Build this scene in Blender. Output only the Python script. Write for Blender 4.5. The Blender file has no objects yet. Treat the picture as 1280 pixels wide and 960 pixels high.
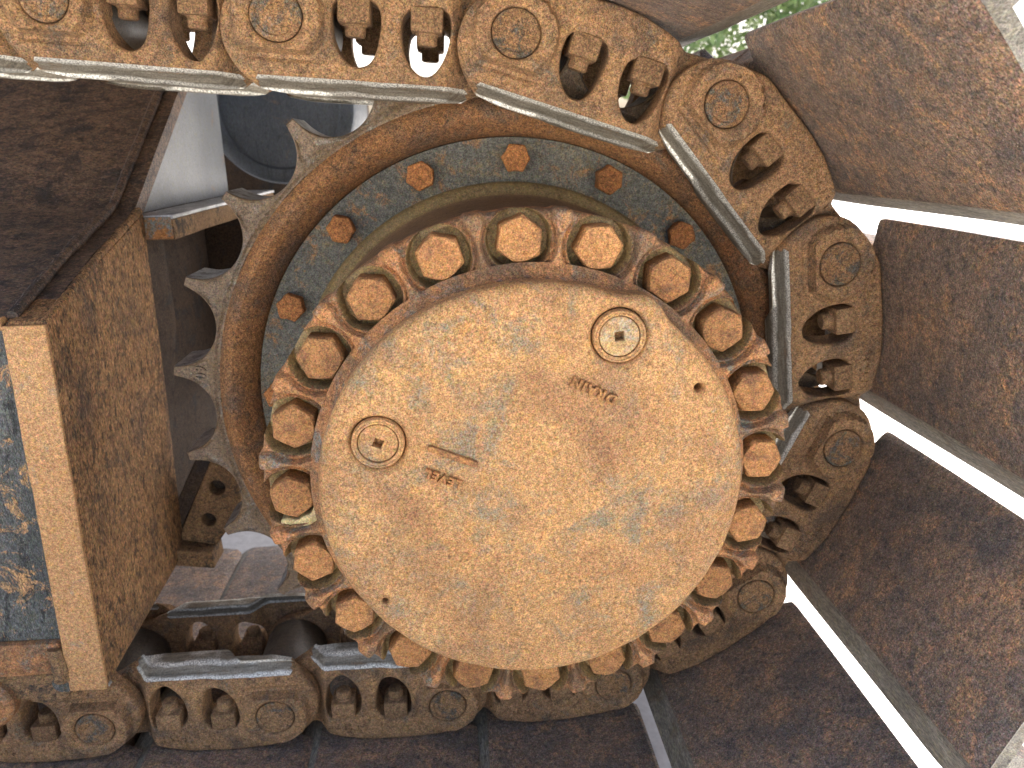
import bpy, bmesh, math, random
import numpy as np
from mathutils import Matrix, Vector, noise
from mathutils.geometry import delaunay_2d_cdt

random.seed(7)
S = 0.2                      # metres per modelling unit (one unit = about one track pitch)
scene = bpy.context.scene
COL = scene.collection
R_ = math.radians

# ------------------------------------------------------------------ camera, sky, sun, exposure
cam_data = bpy.data.cameras.new("camera")
cam_data.sensor_fit = 'HORIZONTAL'
cam_data.sensor_width = 36.0
cam_data.lens = 941.06 / 1280 * 36.0
cam_data.clip_start = 0.01
cam_data.clip_end = 500
cam_data.dof.use_dof = True
cam_data.dof.focus_distance = 3.1 * S
cam_data.dof.aperture_fstop = 11
cam = bpy.data.objects.new("camera", cam_data)
COL.objects.link(cam)
rgt = Vector((0.99675, -0.07945, -0.01341)); up = Vector((0.03677, 0.30041, 0.95310)); fwd = Vector((0.07169, 0.95049, -0.30236))
mw = Matrix((rgt, up, -fwd)).transposed().to_4x4()
mw.translation = Vector((-0.2988, -4.1804, 1.3672)) * S
cam.matrix_world = mw
scene.camera = cam

SUN_EL, SUN_AZ = R_(58), R_(15)           # azimuth clockwise from +Y: the sun stands behind the machine, its front is in open shade
world = bpy.data.worlds.new("World")
scene.world = world
world.use_nodes = True
nt = world.node_tree
bg = nt.nodes["Background"]
sky = nt.nodes.new("ShaderNodeTexSky")
sky.sky_type = 'NISHITA'
sky.sun_disc = False
sky.sun_elevation = SUN_EL
sky.sun_rotation = SUN_AZ
sky.dust_density = 8.0
sky.air_density = 0.8
nt.links.new(sky.outputs[0], bg.inputs[0])
bg.inputs[1].default_value = 0.14
sun_d = bpy.data.lights.new("sun", 'SUN')
sun_d.energy = 4.0
sun_d.angle = R_(0.53)
sun_d.color = (1.0, 0.96, 0.9)
sun = bpy.data.objects.new("sun", sun_d)
COL.objects.link(sun)
sdir = Vector((math.sin(SUN_AZ) * math.cos(SUN_EL), math.cos(SUN_AZ) * math.cos(SUN_EL), math.sin(SUN_EL)))
sun.rotation_euler = sdir.to_track_quat('Z', 'Y').to_euler()
scene.view_settings.view_transform = 'Standard'
scene.view_settings.look = 'None'
scene.view_settings.exposure = 2.12
scene.view_settings.gamma = 1.0
scene.view_settings.use_curve_mapping = False

# ------------------------------------------------------------------ materials
class NT:
    def __init__(self, name):
        self.m = bpy.data.materials.new(name)
        self.m.use_nodes = True
        self.t = self.m.node_tree
        self.b = self.t.nodes["Principled BSDF"]
        self.pos = self.t.nodes.new("ShaderNodeNewGeometry").outputs["Position"]
        self.objc = self.t.nodes.new("ShaderNodeTexCoord").outputs["Object"]
    def link(self, a, b): self.t.links.new(a, b)
    def noise(self, scale, detail=5, rough=0.6, dist=0.0, vec=None):
        n = self.t.nodes.new("ShaderNodeTexNoise")
        n.inputs["Scale"].default_value = scale; n.inputs["Detail"].default_value = detail
        n.inputs["Roughness"].default_value = rough; n.inputs["Distortion"].default_value = dist
        self.link(vec if vec is not None else self.pos, n.inputs["Vector"])
        return n.outputs["Fac"]
    def voro(self, scale, vec=None):
        n = self.t.nodes.new("ShaderNodeTexVoronoi"); n.inputs["Scale"].default_value = scale
        self.link(vec if vec is not None else self.pos, n.inputs["Vector"])
        return n.outputs["Distance"]
    def mapping(self, vec, sc=(1, 1, 1), rot=(0, 0, 0)):
        n = self.t.nodes.new("ShaderNodeMapping")
        n.inputs["Scale"].default_value = sc; n.inputs["Rotation"].default_value = rot
        self.link(vec, n.inputs["Vector"]); return n.outputs[0]
    def ramp(self, fac, a, b, v0=0.0, v1=1.0):
        n = self.t.nodes.new("ShaderNodeMapRange")
        n.inputs["From Min"].default_value = a; n.inputs["From Max"].default_value = b
        n.inputs["To Min"].default_value = v0; n.inputs["To Max"].default_value = v1
        self.link(fac, n.inputs["Value"]); return n.outputs[0]
    def mix(self, fac, a, b, mode='MIX'):
        n = self.t.nodes.new("ShaderNodeMix"); n.data_type = 'RGBA'; n.blend_type = mode
        for sock, v in ((n.inputs[0], fac), (n.inputs[6], a), (n.inputs[7], b)):
            if hasattr(v, "is_linked") or isinstance(v, bpy.types.NodeSocket): self.link(v, sock)
            elif isinstance(v, (int, float)): sock.default_value = v
            else: sock.default_value = (*v, 1)
        return n.outputs[2]
    def math(self, op, a, b=0.0):
        n = self.t.nodes.new("ShaderNodeMath"); n.operation = op
        for sock, v in ((n.inputs[0], a), (n.inputs[1], b)):
            if isinstance(v, bpy.types.NodeSocket): self.link(v, sock)
            else: sock.default_value = v
        return n.outputs[0]
    def grey(self, v):
        n = self.t.nodes.new("ShaderNodeCombineColor")
        for i in range(3): self.link(v, n.inputs[i])
        return n.outputs[0]
    def bump(self, h, strength=0.5, dist=0.001, normal=None):
        n = self.t.nodes.new("ShaderNodeBump"); n.inputs["Strength"].default_value = strength
        n.inputs["Distance"].default_value = dist
        self.link(h, n.inputs["Height"])
        if normal is not None: self.link(normal, n.inputs["Normal"])
        return n.outputs[0]

def tone(c, sat=1.08, gain=1.0):
    l = 0.3 * c[0] + 0.6 * c[1] + 0.1 * c[2]
    return tuple((l + (x - l) * sat) * gain for x in c)
def rust(name, light, mid, dark, patch=None, patch_lo=0.56, patch_hi=0.64, patch_scale=26, dark_lo=0.52, dark_hi=0.68,
         fine=800, contrast=0.55, rough=0.85, bump=0.6, spec=0.25, big=9, med=60, streak=None, sheen=None, hue=0.35, gain=1.0, glint=0.0, smear=None, pits=0.55, vary=0.0):
    n = NT(name)
    contrast = min(0.85, contrast * 1.2)
    light, mid, dark = tone(light, gain=gain), tone(mid, gain=gain), tone(dark, gain=gain)
    v = n.pos if streak is None else n.mapping(n.pos, streak)
    a = n.noise(big, 5, 0.6)
    m = n.noise(med, 8, 0.75, 0.3, v)
    f = n.noise(fine, 3, 0.7, 0.0, v)
    f2 = n.noise(fine * 0.37, 4, 0.7, 0.4, v)
    c = n.mix(n.ramp(n.math('ADD', n.math('MULTIPLY', a, 0.6), n.math('MULTIPLY', m, 0.4)), 0.40, 0.60), mid, light)
    c = n.mix(n.ramp(m, dark_lo, dark_hi, 0, 0.85), c, dark)
    if patch is not None:
        p = n.noise(patch_scale, 9, 0.76, 0.6)
        pf = n.ramp(p, patch_lo, patch_hi)
        c = n.mix(n.math('MULTIPLY', pf, n.ramp(f2, 0.36, 0.58, 0.35, 1.0)), c, tone(patch, gain=gain))
    if smear is not None:                      # broad dark worn or greasy areas
        q = n.noise(smear[1], 7, 0.68, 0.5)
        c = n.mix(n.math('MULTIPLY', n.ramp(q, smear[2], smear[3]), n.ramp(f2, 0.30, 0.55, 0.55, 1.0)), c, smear[0])
    # coarse ochre / pinkish drift, then grain of many hues
    hz = n.noise(130, 4, 0.65)
    c = n.mix(n.ramp(hz, 0.5, 0.68, 0, 0.5), c, n.mix(1.0, c, (1.10, 1.06, 0.66), 'MULTIPLY'))
    g = n.t.nodes.new("ShaderNodeTexNoise"); g.inputs["Scale"].default_value = fine * 0.75; g.inputs["Detail"].default_value = 2
    n.link(v, g.inputs["Vector"])
    c = n.mix(hue, c, g.outputs["Color"], 'OVERLAY')
    sp = n.ramp(f, 0.34, 0.66, 1 - contrast, 1 + contrast * 0.8)
    sp2 = n.ramp(f2, 0.34, 0.66, 1 - contrast * 0.7, 1 + contrast * 0.55)
    c = n.mix(1.0, c, n.grey(n.math('MULTIPLY', sp, sp2)), 'MULTIPLY')
    pt = n.ramp(n.noise(fine * 0.30, 3, 0.75, 0.6), 0.60, 0.68)
    c = n.mix(n.math('MULTIPLY', pt, pits), c, n.mix(1.0, c, (0.30, 0.28, 0.28), 'MULTIPLY'))
    if glint:  # pale specks in the colour stand for glints off the grain
        gl = n.ramp(n.noise(fine * 0.9, 2, 0.6), 0.66, 0.72)
        c = n.mix(n.math('MULTIPLY', gl, glint), c, (0.5, 0.45, 0.38))
    if vary:                                   # every bolt, nut or casting has weathered a little differently
        oi = n.t.nodes.new("ShaderNodeObjectInfo")
        c = n.mix(1.0, c, n.grey(n.ramp(oi.outputs["Random"], 0, 1, 1 - vary, 1 + vary * 0.5)), 'MULTIPLY')
    n.link(c, n.b.inputs["Base Color"])
    n.link(n.ramp(m, 0.3, 0.7, rough - 0.1 if sheen is None else sheen, min(1, rough + 0.1)), n.b.inputs["Roughness"])
    n.b.inputs["Specular IOR Level"].default_value = spec
    b1 = n.bump(m, bump * 0.6, 0.0018)
    b2 = n.bump(f2, bump, 0.0008, b1)
    n.link(b2, n.b.inputs["Normal"])
    return n.m

M_cover = rust("rust_cover_orange", (0.48, 0.28, 0.13), (0.42, 0.232, 0.105), (0.35, 0.165, 0.065), (0.19, 0.17, 0.12), 0.49, 0.63, 30, 0.55, 0.75, smear=((0.29, 0.15, 0.07), 10, 0.48, 0.68), contrast=0.46, bump=0.4, big=16, hue=0.4)
M_bolt = rust("rust_bolt_orange", (0.43, 0.225, 0.098), (0.37, 0.18, 0.078), (0.27, 0.12, 0.05), None, contrast=0.42, bump=1.0, vary=0.28, smear=((0.20, 0.10, 0.05), 45, 0.50, 0.66))
M_bolt2 = rust("rust_bolt_red", (0.37, 0.165, 0.065), (0.30, 0.125, 0.05), (0.14, 0.06, 0.03), None, contrast=0.5, bump=1.0, vary=0.3)
M_flange = rust("rust_flange", (0.42, 0.215, 0.10), (0.35, 0.165, 0.075), (0.15, 0.085, 0.05), (0.14, 0.14, 0.115), 0.50, 0.60, 40, contrast=0.5, bump=0.9, smear=((0.17, 0.105, 0.06), 26, 0.48, 0.62))
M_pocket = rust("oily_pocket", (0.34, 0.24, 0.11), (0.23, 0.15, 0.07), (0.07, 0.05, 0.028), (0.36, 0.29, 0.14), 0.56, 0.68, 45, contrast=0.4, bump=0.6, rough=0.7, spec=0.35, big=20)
M_ring = rust("grey_painted_ring", (0.15, 0.14, 0.108), (0.10, 0.097, 0.08), (0.20, 0.155, 0.09), (0.27, 0.14, 0.06), 0.54, 0.62, 42, 0.53, 0.64, contrast=0.5, bump=0.8, rough=0.75, spec=0.35, glint=0.5)
M_olive = rust("olive_grease", (0.25, 0.175, 0.08), (0.17, 0.12, 0.058), (0.08, 0.055, 0.03), None, contrast=0.4, bump=0.5, rough=0.65, spec=0.35)
M_hub = rust("hub_brown", (0.20, 0.125, 0.07), (0.14, 0.085, 0.05), (0.05, 0.034, 0.024), None, contrast=0.4, bump=0.5, rough=0.7, spec=0.3, streak=(.6, 6, .6))
M_sprocket = rust("rust_sprocket", (0.30, 0.155, 0.07), (0.22, 0.105, 0.048), (0.085, 0.055, 0.035), (0.11, 0.092, 0.07), 0.55, 0.66, 34, 0.53, 0.64, contrast=0.6, bump=1.0, smear=((0.13, 0.085, 0.055), 15, 0.48, 0.66))
M_tooth = rust("worn_tooth_face", (0.22, 0.155, 0.095), (0.15, 0.10, 0.06), (0.075, 0.05, 0.032), (0.22, 0.20, 0.16), 0.54, 0.62, 34, contrast=0.5, bump=0.9, spec=0.45, rough=0.6)
M_link = rust("rust_link_tan", (0.36, 0.215, 0.11), (0.265, 0.152, 0.08), (0.11, 0.07, 0.045), (0.13, 0.11, 0.082), 0.53, 0.64, 34, 0.52, 0.67, contrast=0.55, bump=1.0, glint=0.35, vary=0.14, smear=((0.13, 0.085, 0.055), 17, 0.50, 0.66))
M_pin = rust("rust_pin", (0.33, 0.20, 0.105), (0.26, 0.145, 0.075), (0.12, 0.08, 0.05), (0.10, 0.10, 0.085), 0.49, 0.56, 60, contrast=0.6, bump=1.4, vary=0.25)
M_nut = rust("rust_nut", (0.30, 0.185, 0.10), (0.24, 0.14, 0.075), (0.15, 0.09, 0.05), None, contrast=0.5, bump=1.0, vary=0.25)
M_shoe = rust("rust_shoe_dark", (0.24, 0.155, 0.10), (0.145, 0.108, 0.082), (0.06, 0.054, 0.05), (0.36, 0.195, 0.095), 0.50, 0.66, 34, 0.46, 0.64, smear=((0.10, 0.092, 0.087), 14, 0.44, 0.72), contrast=0.6, bump=1.3, rough=0.62, spec=0.6, big=8, sheen=0.42, glint=0.9, med=70, fine=650, hue=0.45, gain=1.5)
M_lip = rust("worn_shoe_lip", (0.30, 0.27, 0.21), (0.20, 0.175, 0.135), (0.10, 0.085, 0.065), (0.16, 0.11, 0.07), 0.53, 0.63, 16, contrast=0.45, bump=0.6, rough=0.5, spec=0.6, streak=(1, .25, 1), hue=0.15)
M_dust = rust("dusty_orange_plate", (0.48, 0.285, 0.145), (0.43, 0.24, 0.115), (0.30, 0.15, 0.065), (0.24, 0.225, 0.18), 0.58, 0.67, 24, 0.6, 0.75, contrast=0.4, bump=0.6)
M_end = rust("rust_end_plate", (0.34, 0.195, 0.095), (0.28, 0.155, 0.075), (0.055, 0.038, 0.027), (0.10, 0.07, 0.045), 0.53, 0.60, 60, 0.53, 0.61, fine=600, contrast=0.6, bump=1.4, streak=(1, 1, 0.45), med=105, smear=((0.10, 0.065, 0.045), 11, 0.52, 0.66))
M_top = rust("dark_top_plate", (0.19, 0.115, 0.07), (0.12, 0.076, 0.05), (0.032, 0.024, 0.021), (0.028, 0.025, 0.023), 0.52, 0.60, 26, 0.50, 0.62, contrast=0.8, bump=1.3, rough=0.6, spec=0.5, glint=0.5, streak=(.5, 1, 1), fine=600)
M_paint = rust("blue_grey_scuffed_paint", (0.13, 0.132, 0.12), (0.07, 0.073, 0.068), (0.03, 0.031, 0.03), (0.40, 0.235, 0.115), 0.535, 0.575, 30, 0.53, 0.60, contrast=0.55, bump=0.8, streak=(1.6, 1, 0.6), glint=0.4)
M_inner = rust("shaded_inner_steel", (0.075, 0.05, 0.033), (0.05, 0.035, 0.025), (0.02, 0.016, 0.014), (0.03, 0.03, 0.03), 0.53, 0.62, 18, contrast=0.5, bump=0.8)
M_bracket = rust("bracket_brown", (0.27, 0.17, 0.09), (0.19, 0.115, 0.062), (0.035, 0.028, 0.022), (0.03, 0.028, 0.025), 0.54, 0.60, 26, contrast=0.5, bump=0.9)
M_sawn = rust("sawn_end_paint", (0.40, 0.20, 0.085), (0.33, 0.16, 0.07), (0.16, 0.09, 0.05), (0.14, 0.155, 0.145), 0.49, 0.53, 40, contrast=0.4, bump=0.7)
M_drum = rust("dark_blue_drum", (0.085, 0.098, 0.115), (0.05, 0.06, 0.072), (0.02, 0.022, 0.026), (0.14, 0.10, 0.07), 0.61, 0.68, 12, contrast=0.35, bump=0.3, rough=0.5, spec=0.5, streak=(2, 2, .5))
M_mud = rust("dry_pale_mud", (0.56, 0.46, 0.25), (0.47, 0.37, 0.19), (0.28, 0.20, 0.10), None, contrast=0.4, bump=1.2)
M_pale = rust("pale_plug_face", (0.48, 0.31, 0.155), (0.42, 0.25, 0.115), (0.36, 0.22, 0.10), (0.30, 0.29, 0.24), 0.5, 0.62, 40, contrast=0.4, bump=0.8)
M_silver = rust("bare_grey_plate", (0.25, 0.258, 0.265), (0.18, 0.187, 0.195), (0.25, 0.20, 0.15), (0.30, 0.19, 0.10), 0.60, 0.70, 12, 0.6, 0.75, contrast=0.22, bump=0.3, rough=0.5, spec=0.5, hue=0.15)

def steel(name, base, rough, rusty, amt, st=(5, 40, 40), metal=0.55, lines=None):
    n = NT(name)
    v = n.mapping(n.objc, st)
    a = n.noise(3.2, 6, 0.7, 0.2, v)
    f = n.noise(700, 3, 0.65)
    g = n.noise(40, 7, 0.72, 0.4)
    rf = n.math('MULTIPLY', n.ramp(n.math('ADD', n.math('MULTIPLY', g, 0.55), n.math('MULTIPLY', a, 0.45)), amt, amt + 0.1), n.ramp(f, 0.35, 0.6, 0.35, 1))
    c = n.mix(n.ramp(a, 0.36, 0.62), base, tuple(x * 0.45 for x in base))
    if lines:                                   # edge highlights painted as bright, scuffed lines along the worn rail edges
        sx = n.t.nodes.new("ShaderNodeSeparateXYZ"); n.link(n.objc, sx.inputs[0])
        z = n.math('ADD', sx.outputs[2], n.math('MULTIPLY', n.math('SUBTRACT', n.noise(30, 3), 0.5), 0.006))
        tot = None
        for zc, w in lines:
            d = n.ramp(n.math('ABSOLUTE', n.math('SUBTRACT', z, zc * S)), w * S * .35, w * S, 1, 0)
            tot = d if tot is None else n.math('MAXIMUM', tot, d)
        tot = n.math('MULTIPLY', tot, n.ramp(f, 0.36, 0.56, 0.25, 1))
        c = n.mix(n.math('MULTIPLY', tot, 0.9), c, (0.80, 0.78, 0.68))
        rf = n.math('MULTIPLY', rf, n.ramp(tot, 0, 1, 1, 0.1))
    c = n.mix(rf, c, rusty)
    c = n.mix(1.0, c, n.grey(n.ramp(f, 0.33, 0.67, 0.62, 1.3)), 'MULTIPLY')
    n.link(c, n.b.inputs["Base Color"])
    n.link(n.ramp(rf, 0, 1, metal, 0.0), n.b.inputs["Metallic"])
    n.link(n.math('ADD', n.ramp(a, 0.3, 0.7, rough - 0.08, rough + 0.14), n.math('MULTIPLY', rf, 0.4)), n.b.inputs["Roughness"])
    n.link(n.bump(n.math('ADD', a, n.math('MULTIPLY', f, 0.6)), 0.6, 0.0006), n.b.inputs["Normal"])
    return n.m

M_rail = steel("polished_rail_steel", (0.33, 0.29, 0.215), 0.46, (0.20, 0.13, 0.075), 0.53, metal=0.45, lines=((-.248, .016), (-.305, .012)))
M_flank = steel("polished_tooth_flank", (0.50, 0.50, 0.47), 0.42, (0.15, 0.10, 0.06), 0.52, (20, 20, 20), metal=0.6)
M_ledge = steel("lit_ledge_steel", (0.62, 0.62, 0.61), 0.5, (0.2, 0.15, 0.11), 0.58, (10, 4, 10), metal=0.4)
M_bush = rust("dark_bushing", (0.11, 0.085, 0.06), (0.075, 0.06, 0.045), (0.035, 0.03, 0.028), None, contrast=0.4, bump=0.5, rough=0.5, spec=0.5)

def concrete():
    n = NT("pale_concrete")
    a = n.noise(1.2, 6, 0.6); f = n.noise(60, 4, 0.7)
    c = n.mix(n.ramp(a, 0.35, 0.65), (0.57, 0.565, 0.55), (0.65, 0.645, 0.63))
    c = n.mix(1.0, c, n.grey(n.ramp(f, 0.3, 0.7, 0.85, 1.08)), 'MULTIPLY')
    n.link(c, n.b.inputs["Base Color"]); n.b.inputs["Roughness"].default_value = 0.9
    n.link(n.bump(f, 0.4, 0.004), n.b.inputs["Normal"])
    return n.m
M_ground = concrete()
def leaf():
    n = NT("leaves")
    a = n.noise(0.9, 4, 0.6); 
    n.link(n.mix(n.ramp(a, 0.35, 0.65), (0.05, 0.10, 0.025), (0.12, 0.17, 0.04)), n.b.inputs["Base Color"])
    n.b.inputs["Roughness"].default_value = 0.6
    return n.m
M_leaf = leaf()
def bark():
    n = NT("bark"); n.b.inputs["Base Color"].default_value = (0.09, 0.065, 0.045, 1); n.b.inputs["Roughness"].default_value = 0.9
    n.link(n.bump(n.noise(18, 5), 0.6, 0.02), n.b.inputs["Normal"]); return n.m
M_bark = bark()

# ------------------------------------------------------------------ mesh helpers (all coordinates in units; S turns them into metres)
def make(name, verts, faces, mats, parent=None, idx=None, smooth=True, angle=35):
    """one mesh object; verts are local to the parent, in units"""
    me = bpy.data.meshes.new(name)
    me.from_pydata([(a * S, b * S, c * S) for a, b, c in verts], [], [tuple(int(i) for i in f) for f in faces])
    mats = mats if isinstance(mats, (list, tuple)) else [mats]
    for m in mats: me.materials.append(m)
    if idx is not None: me.polygons.foreach_set("material_index", [int(i) for i in idx])
    bm = bmesh.new(); bm.from_mesh(me); bmesh.ops.recalc_face_normals(bm, faces=bm.faces); bm.to_mesh(me); bm.free()
    me.polygons.foreach_set("use_smooth", [smooth] * len(me.polygons))
    if smooth: me.set_sharp_from_angle(angle=R_(angle))
    me.update()
    o = bpy.data.objects.new(name, me); COL.objects.link(o)
    if parent is not None: o.parent = parent
    return o

def thing(name, label, cat, loc=(0, 0, 0), group=None):
    o = bpy.data.objects.new(name, None); COL.objects.link(o)
    o.empty_display_size = 0.05
    o.location = Vector(loc) * S
    o["label"] = label; o["category"] = cat
    if group: o["group"] = group
    return o

def inside(pts, loop):
    x, y = pts[:, 0], pts[:, 1]; r = np.zeros(len(pts), bool)
    a = loop; b = np.roll(loop, -1, 0)
    for (x1, y1), (x2, y2) in zip(a, b):
        c = ((y1 > y) != (y2 > y))
        if y2 != y1: r ^= c & (x < (x2 - x1) * (y - y1) / (y2 - y1) + x1)
    return r
def dist_loop(pts, loop):
    d = np.full(len(pts), 1e9); b = np.roll(loop, -1, 0)
    for p, q in zip(loop, b):
        e = q - p; L = e @ e
        t = np.clip(((pts - p) @ e) / max(L, 1e-12), 0, 1)
        d = np.minimum(d, np.hypot(*(pts - p - t[:, None] * e).T))
    return d
def densify(loop, g):
    out = []
    loop = np.asarray(loop, float)
    for p, q in zip(loop, np.roll(loop, -1, 0)):
        k = max(1, int(math.ceil(np.hypot(*(q - p)) / g)))
        for i in range(k): out.append(p + (q - p) * i / k)
    return np.array(out)
def chaikin(loop, n=2):
    loop = np.asarray(loop, float)
    for _ in range(n):
        q = np.roll(loop, -1, 0)
        loop = np.stack([loop * 0.75 + q * 0.25, loop * 0.25 + q * 0.75], 1).reshape(-1, 2)
    return loop
def circle(cx, cz, r, n, a0=0.0): 
    a = a0 + np.arange(n) * 2 * math.pi / n
    return np.stack([cx + r * np.cos(a), cz + r * np.sin(a)], 1)

def relief(outline, holes, hf, hb, g, fillet=0.0, jitter=0.0):
    """a slab in (u, v) whose front height is hf(u,v) (towards -y) and back hb(u,v); rounded front edges.
       returns verts (u, y, v), faces"""
    loops = [densify(outline, g * 0.8)] + [densify(h, g * 0.7) for h in holes]
    pts, edges = [], []
    for L in loops:
        s = len(pts); pts += [tuple(p) for p in L]
        edges += [(s + i, s + (i + 1) % len(L)) for i in range(len(L))]
    nb = len(pts)
    lo = loops[0].min(0); hi = loops[0].max(0)
    cand = []
    nz = int((hi[1] - lo[1]) / (g * 0.87)) + 2; nx = int((hi[0] - lo[0]) / g) + 2
    for j in range(nz):
        for i in range(nx): cand.append((lo[0] + (i + 0.5 * (j % 2)) * g, lo[1] + j * g * 0.87))
    cand = np.array(cand)
    keepd = g * 0.45
    extra = []
    if fillet > 0:
        for L in loops:
            t = np.roll(L, -1, 0) - np.roll(L, 1, 0); t /= np.maximum(np.hypot(*t.T), 1e-9)[:, None]
            nrm = np.stack([-t[:, 1], t[:, 0]], 1)
            for k in (0.12, 0.4, 1.0):
                for sgn in (1, -1): extra.append(L + nrm * sgn * fillet * k)
        extra = np.concatenate(extra)
    def ok(P, tol):
        if len(P) == 0: return P
        m = inside(P, loops[0])
        for h in loops[1:]: m &= ~inside(P, h)
        P = P[m]
        d = np.min([dist_loop(P, L) for L in loops], 0)
        return P[d > tol]
    if fillet > 0:
        extra = ok(extra, fillet * 0.1)
        cand = ok(cand, fillet * 1.25)
        P = np.concatenate([np.array(pts), extra, cand])
    else:
        P = np.concatenate([np.array(pts), ok(cand, keepd)])
    r = delaunay_2d_cdt([Vector(p) for p in P], edges, [], 0, 1e-5)
    V = np.array([tuple(v) for v in r[0]]); F = r[2]
    Fa = np.array([f for f in F if len(f) == 3])
    cen = V[Fa].mean(1)
    m = inside(cen, loops[0])
    for h in loops[1:]: m &= ~inside(cen, h)
    Fa = Fa[m]
    n = len(V)
    d = np.min([dist_loop(V, L) for L in loops], 0)
    yf = hf(V[:, 0], V[:, 1])
    if fillet > 0:
        e = np.clip(fillet - d, 0, fillet)
        yf = yf + fillet - np.sqrt(np.maximum(fillet ** 2 - e ** 2, 0))
    yb = hb(V[:, 0], V[:, 1])
    if jitter:
        yf = yf + np.array([noise.noise(Vector((a * 9, b * 9, 3.1))) for a, b in V]) * jitter
    verts = [(V[i, 0], yf[i], V[i, 1]) for i in range(n)] + [(V[i, 0], yb[i], V[i, 1]) for i in range(n)]
    faces = [tuple(t) for t in Fa] + [(t[2] + n, t[1] + n, t[0] + n) for t in Fa]
    # boundary walls
    cnt = {}
    for t in Fa:
        for a, b in ((t[0], t[1]), (t[1], t[2]), (t[2], t[0])):
            k = (min(a, b), max(a, b)); cnt[k] = cnt.get(k, 0) + 1
    for (a, b), c in cnt.items():
        if c == 1: faces.append((a, b, b + n, a + n))
    return verts, faces

def const(v): return lambda a, b: np.full(np.shape(a), float(v))
def sstep(a, b, x):
    t = np.clip((x - a) / (b - a), 0, 1); return t * t * (3 - 2 * t)

def lathe(profile, n=96, cx=0, cz=0, close_ends=True):
    """profile [(r, y)] turned about the y axis"""
    verts, faces = [], []
    for r, y in profile:
        for k in range(n):
            a = 2 * math.pi * k / n; verts.append((cx + r * math.cos(a), y, cz + r * math.sin(a)))
    for j in range(len(profile) - 1):
        for k in range(n):
            faces.append((j * n + k, j * n + (k + 1) % n, (j + 1) * n + (k + 1) % n, (j + 1) * n + k))
    if close_ends:
        faces.append(tuple(range(n))); faces.append(tuple(range((len(profile) - 1) * n, len(profile) * n)))
    return verts, faces

def box(x0, x1, y0, y1, z0, z1, bevel=0.0, seg=2, cuts=0, jit=0.0, shear=None):
    bm = bmesh.new()
    bmesh.ops.create_cube(bm, size=1)
    for v in bm.verts:
        v.co = Vector(((x0 + x1) / 2 + v.co.x * (x1 - x0), (y0 + y1) / 2 + v.co.y * (y1 - y0), (z0 + z1) / 2 + v.co.z * (z1 - z0)))
    if bevel: bmesh.ops.bevel(bm, geom=list(bm.edges), offset=bevel, segments=seg, affect='EDGES', profile=0.5)
    if cuts: bmesh.ops.subdivide_edges(bm, edges=[e for e in bm.edges if e.calc_length() > 0.2], cuts=cuts, use_grid_fill=True)
    for v in bm.verts:
        if shear: v.co = Vector(shear(*v.co))
        if jit: v.co += noise.noise_vector(v.co * 3.0) * jit
    verts = [tuple(v.co) for v in bm.verts]; bm.verts.index_update()
    faces = [[v.index for v in f.verts] for f in bm.faces]; bm.free()
    return verts, faces

def prism(poly_yz, x0, x1, xshift=None, bevel=0.012, cuts=6, jit=0.004):
    """polygon in (y, z) made thick along x"""
    bm = bmesh.new()
    A = [bm.verts.new((x0, y, z)) for y, z in poly_yz]; B = [bm.verts.new((x1, y, z)) for y, z in poly_yz]
    n = len(A); bm.faces.new(A); bm.faces.new(B[::-1])
    for i in range(n): bm.faces.new((A[i], A[(i + 1) % n], B[(i + 1) % n], B[i]))
    bmesh.ops.recalc_face_normals(bm, faces=bm.faces)
    bmesh.ops.bevel(bm, geom=list(bm.edges), offset=bevel, segments=2, affect='EDGES', profile=0.5)
    if cuts: bmesh.ops.subdivide_edges(bm, edges=[e for e in bm.edges if e.calc_length() > 0.3], cuts=cuts, use_grid_fill=True)
    for v in bm.verts:
        if xshift: v.co.x += xshift(v.co.z)
        v.co += noise.noise_vector(v.co * 2.5) * jit
    bm.verts.index_update()
    r = [tuple(v.co) for v in bm.verts], [[v.index for v in f.verts] for f in bm.faces]; bm.free(); return r

def shift(vf, dx, dy, dz): return [(a + dx, b + dy, c + dz) for a, b, c in vf[0]], vf[1]
def join(*parts):
    V, F = [], []
    for v, f in parts:
        s = len(V); V += list(v); F += [tuple(i + s for i in q) for q in f]
    return V, F

# ------------------------------------------------------------------ the ground
GZ = -2.40
bm = bmesh.new()
gs = [-400, -60, -20, -8, -4, 0, 4, 8, 20, 60, 400]
gv, gf = [], []
for j, yy in enumerate(gs):
    for i, xx in enumerate(gs): gv.append((xx / S, yy / S, GZ))
for j in range(len(gs) - 1):
    for i in range(len(gs) - 1):
        k = j * len(gs) + i; gf.append((k, k + 1, k + 1 + len(gs), k + len(gs)))
bm.free()
ground = make("ground", gv, gf, M_ground, smooth=False); ground["kind"] = "structure"

# ------------------------------------------------------------------ track segments (two links, rail, shoe, nuts, pin, bushing)
YC = 0.04                                   # middle of the chain
def link_front(u, v):
    y = np.full(np.shape(u), -0.395)
    d = np.hypot(u, v)
    # round boss with a flat on the rail side
    boss = sstep(0.194, 0.181, d) * sstep(-0.150, -0.139, v)
    y = y - 0.050 * boss + 0.014 * np.exp(-((v + .165) / .014) ** 2) * sstep(.20, .13, np.abs(u))
    # waist between the windows a touch lower, seat pads for the nuts a touch higher
    y = y + 0.015 * sstep(0.28, 0.40, u) * (1 - boss)
    # front edge recedes where the next link laps over
    y = y + 0.105 * sstep(0.70, 0.80, u)
    # chamfered rail
    y = y + np.clip((-v - 0.236) / 0.070, 0, 1.2) * 0.080 + 0.012 * sstep(.19, .232, -v)
    return y
def link_back(u, v):
    return -0.195 - 0.115 * sstep(0.30, 0.18, u)
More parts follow.
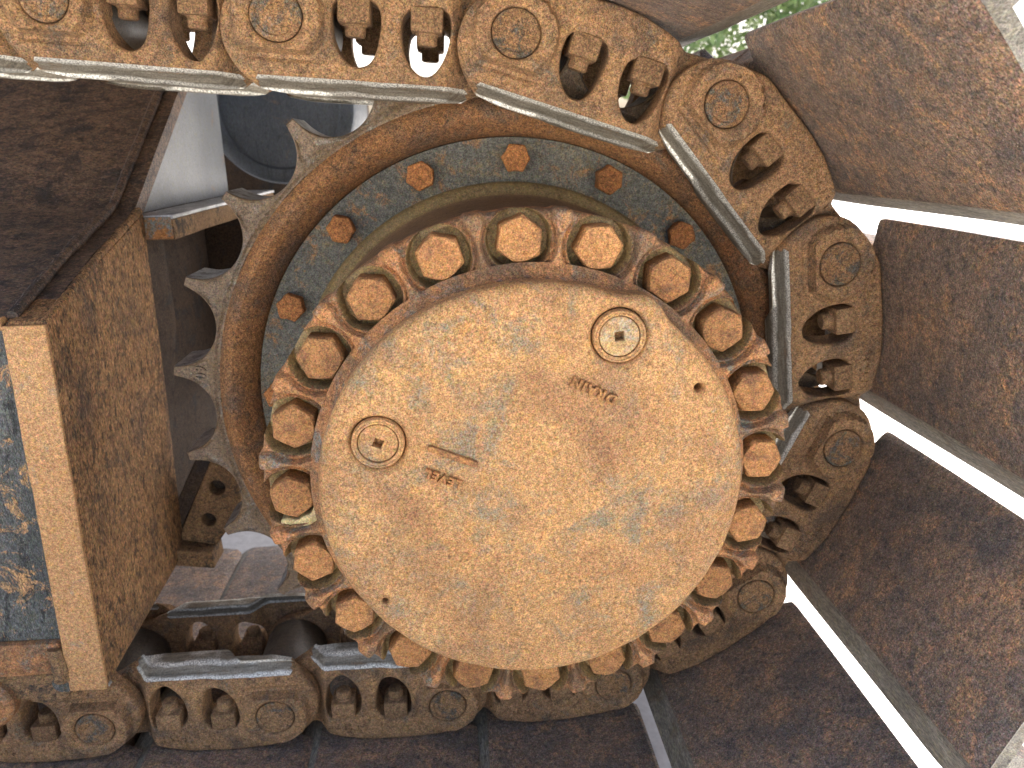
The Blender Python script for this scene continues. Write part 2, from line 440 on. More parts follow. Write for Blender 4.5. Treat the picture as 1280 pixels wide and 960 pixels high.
LINK_OUT = [(-.075, -.315), (.30, -.318), (.76, -.315), (.84, -.27), (.93, -.205), (1.0, -.198), (1.10, -.17), (1.18, -.09), (1.20, 0), (1.17, .10), (1.09, .18),
            (1.0, .205), (.86, .195), (.76, .190), (.70, .212), (.60, .244), (.50, .262), (.386, .268), (.28, .258), (.20, .25), (.10, .25), (.035, .245), (-.03, .207),
            (-.11, .168), (-.19, .105), (-.235, .02), (-.243, -.09), (-.215, -.17), (-.155, -.255)]
WIN1 = [(.232, .102), (.388, .106), (.428, .055), (.422, -.05), (.392, -.16), (.33, -.192), (.272, -.165), (.226, -.085), (.214, .02)]
WIN2 = [(.530, .082), (.700, .092), (.728, .03), (.712, -.10), (.655, -.205), (.585, -.208), (.524, -.125), (.505, -.02)]
lv, lf = relief(chaikin(LINK_OUT, 1), [chaikin(WIN1, 2), chaikin(WIN2, 2), circle(0, 0, .1085, 40)], link_front, link_back, 0.021, 0.024, 0.006)
lva = np.array(lv)
plate_f, rail_f = [], []
for f in lf:
    c = lva[list(f)].mean(0)
    (rail_f if (c[2] < -0.242 and -0.10 < c[0] < 0.80) else plate_f).append(f)
def used_only(verts, faces):
    ids = sorted({i for f in faces for i in f}); mp = {a: b for b, a in enumerate(ids)}
    return [verts[i] for i in ids], [tuple(mp[i] for i in f) for f in faces]
def mirror(vf): return [(a, 2 * YC - b, c) for a, b, c in vf[0]], [tuple(reversed(f)) for f in vf[1]]

def nut_mesh(u, v):
    bm_ = box(u - .069, u + .069, -.385, -.235, v - .108, v, 0.012, 2, 0, 0)
    n = 20; V, F = [], []
    prof = [(.052, v - .10), (.052, v - .112), (.045, v - .118), (.045, v - .152), (.037, v - .16)]
    for r, z in prof:
        for k in range(n): a = 2 * math.pi * k / n; V.append((u + r * math.cos(a), -.31 + r * math.sin(a), z))
    for j in range(len(prof) - 1):
        for k in range(n): F.append((j * n + k, j * n + (k + 1) % n, (j + 1) * n + (k + 1) % n, (j + 1) * n + k))
    F.append(tuple(range((len(prof) - 1) * n, len(prof) * n)))
    return bm_, (V, F)

# worn casting marks, too worn to read, in a row beside the nut seats
def casting_marks():
    rnd = random.Random(5); parts = []
    for k in range(7):
        u0 = 0.50 + k * 0.040
        for q in range(3):
            du, dv = rnd.uniform(-.009, .009), rnd.uniform(-.013, .013)
            w, h = (rnd.uniform(.004, .006), rnd.uniform(.008, .014)) if rnd.random() < .6 else (rnd.uniform(.008, .012), .005)
            vv = 0.175 - 0.03 * (k / 6.0)
            yy = float(link_front(np.array([u0]), np.array([vv]))[0])
            parts.append(box(u0 + du - w, u0 + du + w, yy - .006, yy + .01, vv + dv - h, vv + dv + h, 0.002, 1))
    return join(*parts)

# the shoe: a section in (u, v) drawn out along y
def shoe_mesh():
    top = [(-.170, .292), (-.150, .280), (-.11, .272), (0, .271), (.15, .271), (.30, .271), (.45, .271), (.60, .271), (.70, .271), (.755, .272), (.785, .279), (.82, .296), (.87, .322), (.915, .343), (.928, .352)]
    bot = [(.928, .385), (.91, .388), (.85, .372), (.77, .345), (.715, .335), (.70, .36), (.69, .52), (.65, .52), (.635, .335), (.39, .332), (.375, .50), (.335, .50), (.32, .332), (.05, .332), (.035, .52), (-.005, .52), (-.02, .332), (-.12, .330), (-.165, .322)]
    sec = top + bot
    y0, y1 = -1.90, 2.15
    ts = sorted([0, .004, .012, .03] + list(np.linspace(.06, .94, 26)) + [.97, .988, .996, 1] + list(np.linspace(.390, .415, 9)) + list(np.linspace(.540, .566, 9)))
    V, F = [], []
    for t in ts:
        for i, (u, v) in enumerate(sec):
            du = min(u + .170, .928 - u); rc = .15
            cut = rc - math.sqrt(max(rc * rc - max(rc - du, 0) ** 2, 0)) if du < rc else 0
            a, b = y0 + cut, y1 - cut
            y = a + (b - a) * t
            # the end of the plate is rolled a little outwards
            e = max(0, .05 - min(t, 1 - t)) / .05
            vv = v + .02 * e * e + noise.noise(Vector((u * 2.2, y * 1.7, 1.3))) * .012
            if u < 0: u = u * (1 - .80 * float(sstep(.335, .275, np.array(abs(y - YC)))))
            V.append((u + noise.noise(Vector((y * 1.1, u * 3, 7))) * .006, y, vv))
    n = len(sec)
    for j in range(len(ts) - 1):
        for i in range(n): F.append((j * n + i, j * n + (i + 1) % n, (j + 1) * n + (i + 1) % n, (j + 1) * n + i))
    MI = [1 if 10 <= i <= 15 else 0 for j in range(len(ts) - 1) for i in range(n)] + [1, 1]
    F.append(tuple(range(n))); F.append(tuple(range((len(ts) - 1) * n, len(ts) * n)))
    return V, F, MI

def d2(a): return (1.855 * math.cos(R_(a)), 1.855 * math.sin(R_(a)))
PINS = [(-2.995, 2.088), (-2.021, 2.009), (-1.045, 1.930)] + [d2(a) for a in (89.2, 56.1, 24.1, -8.5, -40.3, -71.9)] + [(-.429, -1.836), (-1.446, -1.836), (-2.474, -1.836), (-3.50, -1.836)]
SEG_LABELS = [
    "track segment cut off by the top left corner of the picture",
    "rusty track segment across the top left, nearest the upper left corner with its pin showing",
    "upper track segment above the sprocket teeth, its square nuts cut by the top edge",
    "track segment at top centre, sloping down right over the sprocket",
    "track segment at upper right, beside the large brown shoe in the top right corner",
    "upright track segment directly right of the round cover, above the lower right shoes",
    "track segment at right, just below the upright one, leaning inwards under the sprocket",
    "track segment at lower right, partly hidden behind the lower right flange bolts",
    "track segment under the round cover, at bottom centre right",
    "bottom track segment just left of the cover's lowest bolts, second from the frame plate",
    "bottom track segment right of the orange edged frame plate, with a bright polished rail",
    "bottom track segment in the lower left corner, under the track frame"]
GROUP = "track segments running round the sprocket"
first = None
def copy_tree(o, parent=None):
    c = o.copy(); COL.objects.link(c)
    if parent is not None: c.parent = parent
    for ch in list(o.children): copy_tree(ch, c)
    return c
def build_segment():
    t = thing("track_segment", "", "track segment", group=GROUP)
    V, F = used_only(lv, plate_f); near = make("link_plate", V, F, M_link, t)
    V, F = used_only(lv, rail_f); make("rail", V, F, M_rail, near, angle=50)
    make("casting_mark", *casting_marks(), M_link, near)
    mv, mf = mirror((lv, plate_f)); V, F = used_only(mv, mf); far = make("link_plate", V, F, M_link, t)
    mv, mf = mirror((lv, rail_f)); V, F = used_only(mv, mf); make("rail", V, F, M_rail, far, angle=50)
    for u, v in ((.312, .106), (.620, .090)):
        for mir in (False, True):
            a, b = nut_mesh(u, v)
            if mir: a, b = mirror(a), mirror(b)
            nt_ = make("nut", *a, M_nut, t)
            make("bolt_end", *b, M_nut, nt_)
    sv, sf, smi = shoe_mesh()
    make("shoe", sv, sf, [M_shoe, M_lip], t, idx=smi, angle=40)
    make("pin", *lathe([(.09, -.30), (.106, -.32), (.106, -.434), (.100, -.441), (.085, -.443), (.078, -.437), (.05, -.440), (.01, -.441)], 40), M_pin, t)
    make("bushing", *lathe([(.185, -.19), (.19, -.18), (.19, .26), (.185, .27)], 40), M_bush, t)
    return t
seg0 = build_segment()
for i in range(len(PINS) - 1):
    s = seg0 if i == 0 else copy_tree(seg0)
    (x0, z0), (x1, z1) = PINS[i], PINS[i + 1]
    L = math.hypot(x1 - x0, z1 - z0)
    s.location = Vector((x0, 0, z0)) * S
    s.rotation_euler = (0, -math.atan2(z1 - z0, x1 - x0), 0)
    s.scale = (L, 1, 1)
    s["label"] = SEG_LABELS[i]
    first = s

# ------------------------------------------------------------------ final drive with sprocket
fd = thing("final_drive", "large rusty final drive and toothed sprocket wheel with a round bolted cover", "final drive", (0, 0, -1.86))
O = (0, 0, 1.86)
def fpart(name, vf, mats, parent=None, **k):
    if parent is None: vf = shift(vf, *O)
    else: vf = shift(vf, *O)
    return make(name, vf[0], vf[1], mats, parent or fd, **k)

# toothed ring
NTEETH, TIP = 23, R_(126.14)
PIT = 2 * math.pi / NTEETH
Rc, rr = 1.870, 0.228
NTH = NTEETH * 44
V, F, MI = [], [], []
rows = None
for k in range(NTH):
    th = TIP + 2 * math.pi * k / NTH
    ph = ((th - TIP) / PIT) % 1.0                     # 0 at a tip, .5 at a root
    a = (ph - 0.5) * PIT
    sx = Rc * math.sin(a)
    if abs(sx) < rr and Rc * math.cos(a) - math.sqrt(rr * rr - sx * sx) < 1.835: R = Rc * math.cos(a) - math.sqrt(rr * rr - sx * sx)
    else:
        R = 1.850 - 0.9 * max(0, 0.010 - abs(abs(a) - PIT / 2)) * 0 
        R = 1.852
    wob = 0.010 * noise.noise(Vector((math.cos(th) * 6, math.sin(th) * 6, .3)))
    prof = [(1.41, -.02), (1.432, -.088), (1.445, -.108), (1.465, -.135), (1.495, -.172), (1.53, -.186), (1.565, -.172), (1.590, -.146), (1.605, -.128)]
    col = [(r, y + wob * .5) for r, y in prof]
    # lip, then the tooth face with a sunk panel
    span = R - 1.605
    for q in (.07, .12, .2, .32, .45, .6, .75, .88, .97, 1.0):
        r = 1.605 + span * q
        edge = R - r
        y = -.130 - .016 * math.exp(-((r - 1.632) / .010) ** 2)
        if span > .10:
            pan = float(sstep(1.655, 1.670, np.array(r)) * sstep(.020, .034, np.array(edge)) * sstep(1.78, 1.765, np.array(r)))
            # side distance to the flank
            y += .014 * pan
        y += .012 * (1 - min(1, edge / .014)) ** 2
        y += .004 * noise.noise(Vector((r * 14 * math.cos(th), r * 14 * math.sin(th), 2)))
        col.append((r, y))
    col += [(R, -.06), (R, .0), (R, .08), (R, .15), (R, .195), (R - .01, .21), (1.60, .215), (1.53, .26), (1.44, .215), (1.41, .19)]
    rows = len(col)
    for r, y in col: V.append((r * math.cos(th), y, r * math.sin(th)))
for k in range(NTH):
    for j in range(rows):
        k2 = (k + 1) % NTH; j2 = (j + 1) % rows
        F.append((k * rows + j, k2 * rows + j, k2 * rows + j2, k * rows + j2))
        MI.append(2 if 18 <= j <= 23 else (1 if 8 <= j < 18 else 0))
spr = fpart("sprocket", (V, F), [M_sprocket, M_tooth, M_flank], idx=MI, angle=40)

# grey mounting ring with its sixteen bolts
ringp = fpart("mounting_ring", lathe([(1.12, -.02), (1.13, -.04), (1.25, -.043), (1.408, -.040), (1.414, -.01), (1.414, .16), (1.12, .16)], 200, close_ends=False), M_ring, angle=30)
def hexbolt(apo, h, n=48, dome=.004, seed=0, rough=.0):
    rnd = random.Random(seed)
    V, F = [], []
    def hexr(a):
        m = (a % (math.pi / 3)) - math.pi / 6
        return min(apo / math.cos(m), apo * 1.135)
    rws = [(1.0, 0, 0), (1.0, -h * .80, 0), (.995, -h * .88, 0), (.94, -h * .985, 1), (.80, -h, 2), (.42, -h - dome, 2), (.05, -h - dome, 2)]
    for f, y, kind in rws:
        for k in range(n):
            a = 2 * math.pi * k / n
            hr = hexr(a)
            r = hr * f if kind == 0 else (f * (hr * .35 + apo * .65) if kind == 1 else f * apo)
            if rough: r *= 1 + rough * noise.noise(Vector((math.cos(a) * 1.5, math.sin(a) * 1.5, seed + y * 9)))
            yy = y + (rough * .06 * noise.noise(Vector((r * 40 * math.cos(a), r * 40 * math.sin(a), seed))) if kind == 2 else 0)
            V.append((r * math.cos(a), yy, r * math.sin(a)))
    for j in range(len(rws) - 1):
        for k in range(n): F.append((j * n + k, j * n + (k + 1) % n, (j + 1) * n + (k + 1) % n, (j + 1) * n + k))
    F.append(tuple(range((len(rws) - 1) * n, len(rws) * n))); F.append(tuple(range(n)))
    return V, F
def bolt_copies(parent, meshes, spots, rots):
    out = []
    for i, (p, rz) in enumerate(zip(spots, rots)):
        m = meshes[i % len(meshes)]
        o = bpy.data.objects.new("bolt", m); COL.objects.link(o); o.parent = parent
        o.location = (Vector(p) + Vector(O)) * S
        o.rotation_euler = (0, rz, 0)
        out.append(o)
    return out
tmp = [make("bolt", *hexbolt(.067, .066, seed=s, rough=.10), M_bolt2) for s in (1, 2, 3)]
ring_meshes = [o.data for o in tmp]
for o in tmp: bpy.data.objects.remove(o)
sp, ro = [], []
for k in range(16):
    a = R_(155.35 - 22.5 * k); sp.append((1.3025 * math.cos(a), -.042, 1.3025 * math.sin(a))); ro.append(random.uniform(0, 1))
bolt_copies(ringp, ring_meshes, sp, ro)

# hub barrel between ring and flange
hub_prof = [(1.185, -.02), (1.180, -.075), (1.160, -.098), (1.140, -.105), (1.120, -.120), (1.105, -.16), (1.085, -.22), (1.075, -.30), (1.065, -.36), (1.05, -.40), (1.04, -.60), (1.03, -.80), (1.02, -1.05), (.95, -1.12), (.02, -1.13)]
hv, hf_ = lathe(hub_prof, 200, close_ends=False)
nh = 200
mi = [(0 if (i // nh) < 4 else 1) for i in range(len(hf_))]
fpart("hub", (hv, hf_), [M_olive, M_hub], idx=mi, angle=40)

# bolted flange: a polar height field with a pocket for each of the twenty bolts
NB, PHB = 20, R_(92.24)
NTHF, NR = 960, 60
V, F, MI = [], [], []
dep = np.zeros((NTHF, NR))
for k in range(NTHF):
    th = PHB + 2 * math.pi * k / NTHF
    f = ((k / NTHF * NB + .5) % 1.0) - .5
    phi = f * 2 * math.pi / NB
    rib = R_(9) - abs(phi)
    t_out = 1.12 * math.sin(rib)
    R = 1.130 + .010 * float(sstep(.050, .028, np.array(t_out))) + .004 * noise.noise(Vector((th * 9, 0, 0)))
    for j in range(NR):
        r = .80 + (R - .80) * (j / (NR - 1)) ** .9
        a_, b_ = r * math.sin(phi), r * math.cos(phi) - 1.016
        d = math.hypot(a_, b_)
        t = r * math.sin(rib)
        spot = .118 * float(sstep(.131, .121, np.array(d + .006 * noise.noise(Vector((a_ * 12, b_ * 12, k * 20 // NTHF))))))
        bay = .036 * max(float(sstep(.155, .146, np.array(d))), float(sstep(.032, .041, np.array(t))) * float(sstep(-.03, .03, np.array(b_))))
        lip = .012 * math.exp(-((d - .134) / .006) ** 2)
        low = .008 * float(sstep(.020, .040, np.array(t))) * float(sstep(-.16, -.06, np.array(b_)))
        dp = max(spot, bay, low)
        dep[k, j] = dp
        y = -1.252 + dp - lip + .007 * noise.noise(Vector((r * 9 * math.cos(th), r * 9 * math.sin(th), 5)))
        y += .020 * max(0, (j - (NR - 4)) / 3.0) ** 2
        V.append((r * math.cos(th), y, r * math.sin(th)))
    for r, y in ((R, -1.10 + dep[k, -1] * .2), (R - .01, -1.03), (1.01, -1.0)): V.append((r * math.cos(th), y, r * math.sin(th)))
rows = NR + 3
for k in range(NTHF):
    for j in range(rows - 1):
        k2 = (k + 1) % NTHF
        F.append((k * rows + j, k2 * rows + j, k2 * rows + j + 1, k * rows + j + 1))
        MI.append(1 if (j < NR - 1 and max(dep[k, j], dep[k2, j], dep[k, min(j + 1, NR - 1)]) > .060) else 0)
flange = fpart("flange", (V, F), [M_flange, M_pocket], idx=MI, angle=50)
tmp = [make("bolt", *hexbolt(.086, .108, seed=10 + s, rough=.05), M_bolt) for s in range(4)]
fm = [o.data for o in tmp]
for o in tmp: bpy.data.objects.remove(o)
sp, ro = [], []
for k in range(20):
    a = PHB - 2 * math.pi * k / 20; sp.append((1.016 * math.cos(a), -1.126, 1.016 * math.sin(a))); ro.append(random.uniform(0, 1.05))
bolt_copies(flange, fm, sp, ro)
# pale dried mud packed round one bolt at the left
a16 = PHB - 2 * math.pi * 15 / 20
bx, bz = 1.016 * math.cos(a16), 1.016 * math.sin(a16)
cres = [(bx + r * math.cos(R_(q)), bz + r * math.sin(R_(q))) for r, q in [(.146, -118), (.150, -95), (.152, -70), (.150, -45), (.146, -20), (.140, 2), (.130, 14), (.108, 6), (.112, -12), (.096, -25), (.110, -48), (.098, -66), (.112, -84), (.102, -102), (.115, -118)]]
mudv = relief(chaikin(cres, 1), [], const(-1.222), const(-1.10), .02, .010, .014)
make("dried_mud", *shift(mudv, *O), M_mud, flange)["label"] = "pale crumbling mud packed round one flange bolt"

# round cover
plugs = [(-.621, .256, "plug"), (.331, .657, "plug")]
ang = np.linspace(0, 2 * math.pi, 260, endpoint=False)
def lobe(a, c, w): 
    d = (np.degrees(a) - c + 180) % 360 - 180
    return np.exp(-(d / w) ** 2)
Rcov = .878 + .045 * lobe(ang, 60, 5.5) + .004 * np.sin(3 * ang)
cov_out = np.stack([Rcov * np.cos(ang), Rcov * np.sin(ang)], 1)
def cov_h(u, v):
    r = np.hypot(u, v)
    return -1.392 - .014 * (1 - (r / .87) ** 2) + .012 * sstep(.80, .88, r)
holes = [circle(px, pz, .107, 48) for px, pz, _ in plugs] + [circle(.664, .430, .017, 16), circle(-.64, -.469, .012, 12)]
cv = relief(cov_out, holes, cov_h, const(-1.235), .034, .035, .006)
cover = fpart("cover", cv, M_cover, angle=45)
# foot fillet between cover and flange
fil = lathe([(.868, -1.33), (.876, -1.295), (.890, -1.272), (.915, -1.256), (.93, -1.240)], 200, close_ends=False)
fpart("cover_foot", fil, M_flange, cover)
def cover_y(px, pz): return float(cov_h(np.array([px]), np.array([pz]))[0])
for (px, pz, nm), lab, rot in zip(plugs, ("level plug near the left edge of the cover", "drain plug near the upper right edge of the cover, paler than the rest"), (.35, .9)):
    y = cover_y(px, pz)
    ring = lathe([(.1055, y + .03), (.1045, y + .002), (.101, y - .004), (.095, y - .004), (.093, y - .001), (.0905, y - .003), (.083, y - .002), (.0815, y + .006), (.0815, y + .03)], 64, px, pz, False)
    sq = circle(px, pz, .026, 4, rot)
    disc = relief(circle(px, pz, .0790, 56), [sq], const(y + .003), const(y + .055), .016, .004, .004)
    floor = ([(px + .03 * math.cos(t), y + .05, pz + .03 * math.sin(t)) for t in np.linspace(0, 2 * math.pi, 12, endpoint=False)], [tuple(range(12))])
    pv, pf_ = join(ring, disc, floor)
    pmi = [0] * len(ring[1]) + [1] * len(disc[1]) + [0] * len(floor[1])
    pl = make("plug", *shift((pv, pf_), *O), [M_cover, M_cover if px < 0 else M_pale], cover, idx=pmi)
    pl["label"] = lab
# raised level line
p0, p1 = Vector((-.415, 0, .231)), Vector((-.243, 0, .158))
dv = (p1 - p0).normalized(); nv = Vector((-dv.z, 0, dv.x)); hw = .013
cap = []
for t in np.linspace(-90, 90, 9): cap.append((p1 + dv * math.cos(R_(t)) * hw + nv * math.sin(R_(t)) * hw))
for t in np.linspace(90, 270, 9): cap.append((p0 + dv * math.cos(R_(t)) * hw + nv * math.sin(R_(t)) * hw))
yl = cover_y(-.33, .195)
lm = relief(np.array([(c.x, c.z) for c in cap]), [], const(yl - .019), const(yl + .01), .012, .005, .002)
make("level_line", *shift(lm, *O), M_bolt, cover)
def lettering(body, px, pz, ang_deg, size, parent, mat, y, rise=.009, name="lettering", squeeze=1.0):
    cu = bpy.data.curves.new("lettering", 'FONT'); cu.body = body; cu.size = size; cu.align_x = 'CENTER'; cu.align_y = 'CENTER'
    cu.extrude = rise; cu.bevel_depth = .0028; cu.bevel_resolution = 1; cu.resolution_u = 4; cu.space_character = 1.25
    o = bpy.data.objects.new("tmp_text", cu); COL.objects.link(o)
    bpy.context.view_layer.update()
    me = bpy.data.meshes.new_from_object(o.evaluated_get(bpy.context.evaluated_depsgraph_get()))
    bpy.data.objects.remove(o)
    rot = Matrix.Rotation(-R_(ang_deg), 4, 'Y') @ Matrix.Rotation(R_(90), 4, 'X')
    vs = [tuple(rot @ Vector((v.co.x * squeeze, v.co.y, v.co.z)) + Vector((px, y, pz))) for v in me.vertices]
    fs = [tuple(p.vertices) for p in me.polygons]
    bpy.data.meshes.remove(me)
    return make(name, *shift((vs, fs), *O), mat, parent, smooth=False)
lettering("LEVEL", -.370, .100, 157, .050, cover, M_bolt, cover_y(-.370, .100) - .004)
lettering("DRAIN", .232, .447, 153, .056, cover, M_bolt, cover_y(.232, .447) - .004)
# cast figures on the sprocket tooth that points left
tt = TIP + PIT * 3
lettering("60", 1.715 * math.cos(tt), 1.715 * math.sin(tt), math.degrees(tt) + 92, .085, spr, M_tooth, -.118, .006, squeeze=.8)

# ------------------------------------------------------------------ track frame at the left
tf = thing("track_chassis", "rusty track frame at the left with an orange edged end plate and dark sloping top", "track frame", (-3, 0, -1.6))
OF = (3, 0, 1.6)
def tpart(name, vf, mat, parent=None, **k): return make(name, *shift(vf, *OF), mat, parent or tf, **k)
lean = lambda z: (.6 - z) / 2.04 * -.065
# end plate: its side faces the sprocket, its thick front edge faces out
ep = [(-.585, .61), (.74, 1.00), (.74, -1.345), (-.585, -1.43)]
tpart("end_plate", prism(ep, -2.395, -2.205, lean, .02, 8, .006), M_end, angle=40)
fe = box(-2.398, -2.202, -.603, -.578, -1.432, .60, .008, 2, 6, .004, lambda x, y, z: (x + lean(z), y, z))
tpart("front_edge", fe, M_dust)
# sloping top plate in three bends, and the weld along its end
def slope_plate(x0, x1, pts, th, nx=14):
    V, F = [], []
    xs = np.linspace(x0, x1, nx)
    P = []
    for (ya, za), (yb, zb) in zip(pts[:-1], pts[1:]):
        for t in np.linspace(0, 1, 6, endpoint=False): P.append((ya + (yb - ya) * t, za + (zb - za) * t))
    P.append(pts[-1])
    for x in xs:
        for y, z in P:
            V.append((x, y, z + .012 * noise.noise(Vector((x * 1.5, y * 2, 0)))))
    m = len(P)
    for x in xs:
        for y, z in P: V.append((x, y + .04, z - th))
    for i in range(nx - 1):
        for j in range(m - 1):
            k = i * m + j; q = nx * m
            F.append((k, k + 1, k + 1 + m, k + m)); F.append((k + q, k + m + q, k + 1 + m + q, k + 1 + q))
    q = nx * m
    for i in range(nx - 1):
        for j in (0, m - 1): k = i * m + j; F.append((k, k + m, k + m + q, k + q))
    for j in range(m - 1):
        for i in (0, nx - 1): k = i * m + j; F.append((k, k + 1, k + 1 + q, k + q))
    return V, F
SL = [(-.54, .63), (.10, .85), (.74, 1.04), (2.1, 1.95)]
tpart("top_plate", slope_plate(-7, -2.36, SL, .07), M_top, angle=50)
tpart("top_plate_edge", slope_plate(-2.36, -2.245, [(y - .0, z - .018) for y, z in SL], .09, 5), M_top, angle=50)
def weld(path, r, seed, n=10, step=.035):
    pts = [Vector(p) for p in path]; P = []
    for a, b in zip(pts[:-1], pts[1:]):
        k = max(1, int((b - a).length / step))
        for i in range(k): P.append(a + (b - a) * i / k)
    P.append(pts[-1]); V, F = [], []
    for i, p in enumerate(P):
        d = (P[min(i + 1, len(P) - 1)] - P[max(i - 1, 0)]).normalized()
        s = d.cross(Vector((0, 0, 1))).normalized() if abs(d.z) < .95 else Vector((1, 0, 0)); w = s.cross(d)
        q = r * (1 + .35 * noise.noise(p * 5 + Vector((seed, 0, 0))) + .12 * (i % 2))
        for k in range(n):
            a = 2 * math.pi * k / n; V.append(tuple(p + (s * math.cos(a) + w * math.sin(a)) * q))
    for i in range(len(P) - 1):
        for k in range(n): F.append((i * n + k, i * n + (k + 1) % n, (i + 1) * n + (k + 1) % n, (i + 1) * n + k))
    F.append(tuple(range(n))); F.append(tuple(range((len(P) - 1) * n, len(P) * n)))
    return V, F
tpart("weld_bead", weld([(-2.37, y, z + .005) for y, z in SL], .028, 3), M_top)
tpart("weld_bead", weld([(-2.225, y, z - .03) for y, z in SL[:3]], .022, 8), M_end)
tpart("weld_bead", weld([(-7, -.555, .615), (-2.40, -.565, .605)], .03, 5), M_dust)
# painted side plate, bottom bar, roller carrier
tpart("side_plate", box(-7, -2.38, -.545, -.45, -1.14, .61, .01, 1, 10, .008), M_paint)
tpart("weld_bead", weld([(-2.41, -.545, .55), (-2.47, -.545, -1.12)], .018, 4), M_paint)
tpart("bottom_bar", box(-7, -2.475, -.58, -.40, -1.345, -1.135, .025, 2, 8, .01), M_flange)
tpart("bar_lump", weld([(-2.50, -.575, -1.17), (-2.485, -.585, -1.25), (-2.49, -.575, -1.36)], .045, 9), M_bracket)
rb = relief(chaikin([(-3.4, -1.34), (-2.44, -1.34), (-2.43, -1.42), (-2.52, -1.52), (-2.56, -1.545), (-2.70, -1.535), (-2.72, -1.50), (-3.4, -1.50)], 1), [], const(-.555), const(-.44), .05, .015, .01)
tpart("roller_carrier", rb, M_bracket)
tpart("carrier_paint_patch", relief(chaikin([(-2.56, -1.36), (-2.45, -1.36), (-2.44, -1.42), (-2.50, -1.48), (-2.58, -1.44)], 2), [], const(-.562), const(-.55), .03, .004, .003), M_paint)
tpart("roller_cap", lathe([(.155, -.52), (.155, -.585), (.14, -.60), (.10, -.605), (.095, -.59), (.01, -.59)], 40, -2.93, -1.50), M_flange)
# inner wall, ledge bar, bare plate and bolted bracket behind the end plate
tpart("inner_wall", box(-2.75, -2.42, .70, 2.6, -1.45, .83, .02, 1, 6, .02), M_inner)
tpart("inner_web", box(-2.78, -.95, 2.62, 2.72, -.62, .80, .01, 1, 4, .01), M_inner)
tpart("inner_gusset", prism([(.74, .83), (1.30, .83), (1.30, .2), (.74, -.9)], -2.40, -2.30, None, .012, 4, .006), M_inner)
tpart("ledge_bar", box(-2.27, -2.035, .76, 3.6, .828, .955, .012, 2, 8, .004), M_bracket)
tpart("lit_ledge_top", box(-2.272, -2.028, .752, 3.6, .957, .982, .006, 2, 8, .003), M_ledge)  # pale strip laid on the browner bar to paint its top skylit
tpart("ledge_end", box(-2.262, -2.042, .735, .757, .836, .970, .006, 2, 2, .004), M_sawn)["label"] = "orange and grey sawn end of the ledge bar"
tpart("bare_plate", prism([(.78, .985), (2.88, .985), (2.88, 2.0), (2.12, 1.88), (.78, .995)], -2.32, -2.262, None, .008, 6, .004), M_silver)
br = relief(np.array([(-2.0, -.66), (-1.84, -.74), (-1.83, -1.02), (-2.04, -1.30), (-2.30, -1.24)]), [circle(-1.985, -.86, .055, 18), circle(-2.07, -1.10, .05, 18)], const(.70), const(.80), .04, .012, .008)
tpart("bracket", br, M_bracket)
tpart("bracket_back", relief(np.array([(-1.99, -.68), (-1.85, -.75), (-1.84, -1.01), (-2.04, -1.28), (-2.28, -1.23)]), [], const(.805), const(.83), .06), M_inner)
tpart("bracket_foot", box(-2.32, -2.03, .58, .82, -1.40, -1.27, .015, 2, 2, .012, lambda x, y, z: (x, y, z - (x + 2.17) * .12)), M_bracket)
tpart("bracket_strap", box(-2.46, -2.34, .72, .80, -1.30, -.45, .01, 1, 2, .006, lambda x, y, z: (x + (z + 1.3) * .55, y, z)), M_inner)

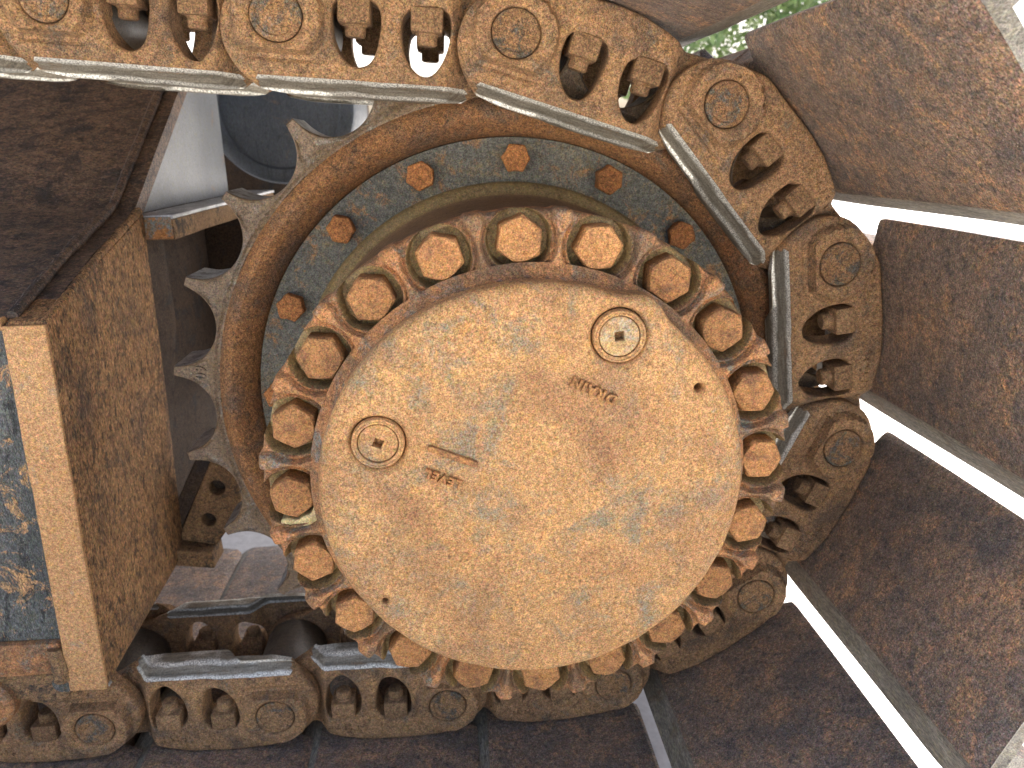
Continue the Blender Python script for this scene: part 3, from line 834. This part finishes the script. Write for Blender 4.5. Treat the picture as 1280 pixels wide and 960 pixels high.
# ------------------------------------------------------------------ the undercarriage body far behind
ub = thing("undercarriage_body", "dark blue grey drum and cross beam of the machine body behind the sprocket", "machine body", (-2, 5, GZ))
OU = (2, -5, -GZ)
def drum():
    return lathe([(.05, 3.62), (.56, 3.62), (.58, 3.60), (.66, 3.60), (.70, 3.62), (.72, 3.66), (.72, 4.7), (.68, 4.75), (.05, 4.75)], 90, -1.90, 1.75)
make("drum", *shift(drum(), *OU), M_drum, ub)
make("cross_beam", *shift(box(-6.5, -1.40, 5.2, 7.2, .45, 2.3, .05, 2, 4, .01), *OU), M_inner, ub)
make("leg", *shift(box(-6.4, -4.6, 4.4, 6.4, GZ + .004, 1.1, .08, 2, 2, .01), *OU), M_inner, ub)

make("shading_deck", *shift(box(-9, 3.2, -2.0, 16, 4.6, 6.6, .1, 2, 4, .01), *OU), M_inner, ub)  # unseen slab overhead for the machine's body, sized to shade the track

# ------------------------------------------------------------------ trees far behind, seen only through gaps
def tree(name, x, y, h, seed, label):
    rnd = random.Random(seed)
    t = thing(name, label, "tree", (x / S, y / S, GZ), group="trees far behind the machine")
    V, F = [], []
    n = 10; hh = h * .55
    for i in range(8):
        f = i / 7; r = .16 * (1 - f * .75)
        for k in range(n):
            a = 2 * math.pi * k / n
            V.append(((r * math.cos(a) + .12 * math.sin(f * 3 + seed)) / S, r * math.sin(a) / S, hh * f / S))
    for i in range(7):
        for k in range(n): F.append((i * n + k, i * n + (k + 1) % n, (i + 1) * n + (k + 1) % n, (i + 1) * n + k))
    tr = make("trunk", V, F, M_bark, t)
    V, F = [], []
    blobs = [(rnd.gauss(0, h * .16), rnd.gauss(0, h * .16), h * (.42 + .5 * rnd.random()), h * rnd.uniform(.10, .19)) for _ in range(22)]
    for bx_, by_, bz_, br_ in blobs:
        for _ in range(420):
            d = Vector((rnd.gauss(0, 1), rnd.gauss(0, 1), rnd.gauss(0, 1))).normalized() * br_ * (rnd.random() ** .4)
            c = Vector((bx_, by_, bz_)) + d
            a = Vector((rnd.gauss(0, 1), rnd.gauss(0, 1), rnd.gauss(0, 1))).normalized() * rnd.uniform(.05, .1)
            b = a.cross(Vector((rnd.gauss(0, 1), rnd.gauss(0, 1), rnd.gauss(0, 1)))).normalized() * rnd.uniform(.03, .05)
            s = len(V)
            for p in (c - a, c + b, c + a, c - b): V.append((p.x / S, p.y / S, p.z / S))
            F.append((s, s + 1, s + 2, s + 3))
    make("crown", V, F, M_leaf, t, smooth=False)
tree("tree", 3.4, 13.5, 4.6, 1, "green tree seen through the gap above the top right shoe, left one")
tree("tree", 6.2, 14.5, 5.4, 2, "green tree seen through the gap above the top right shoe, right one")
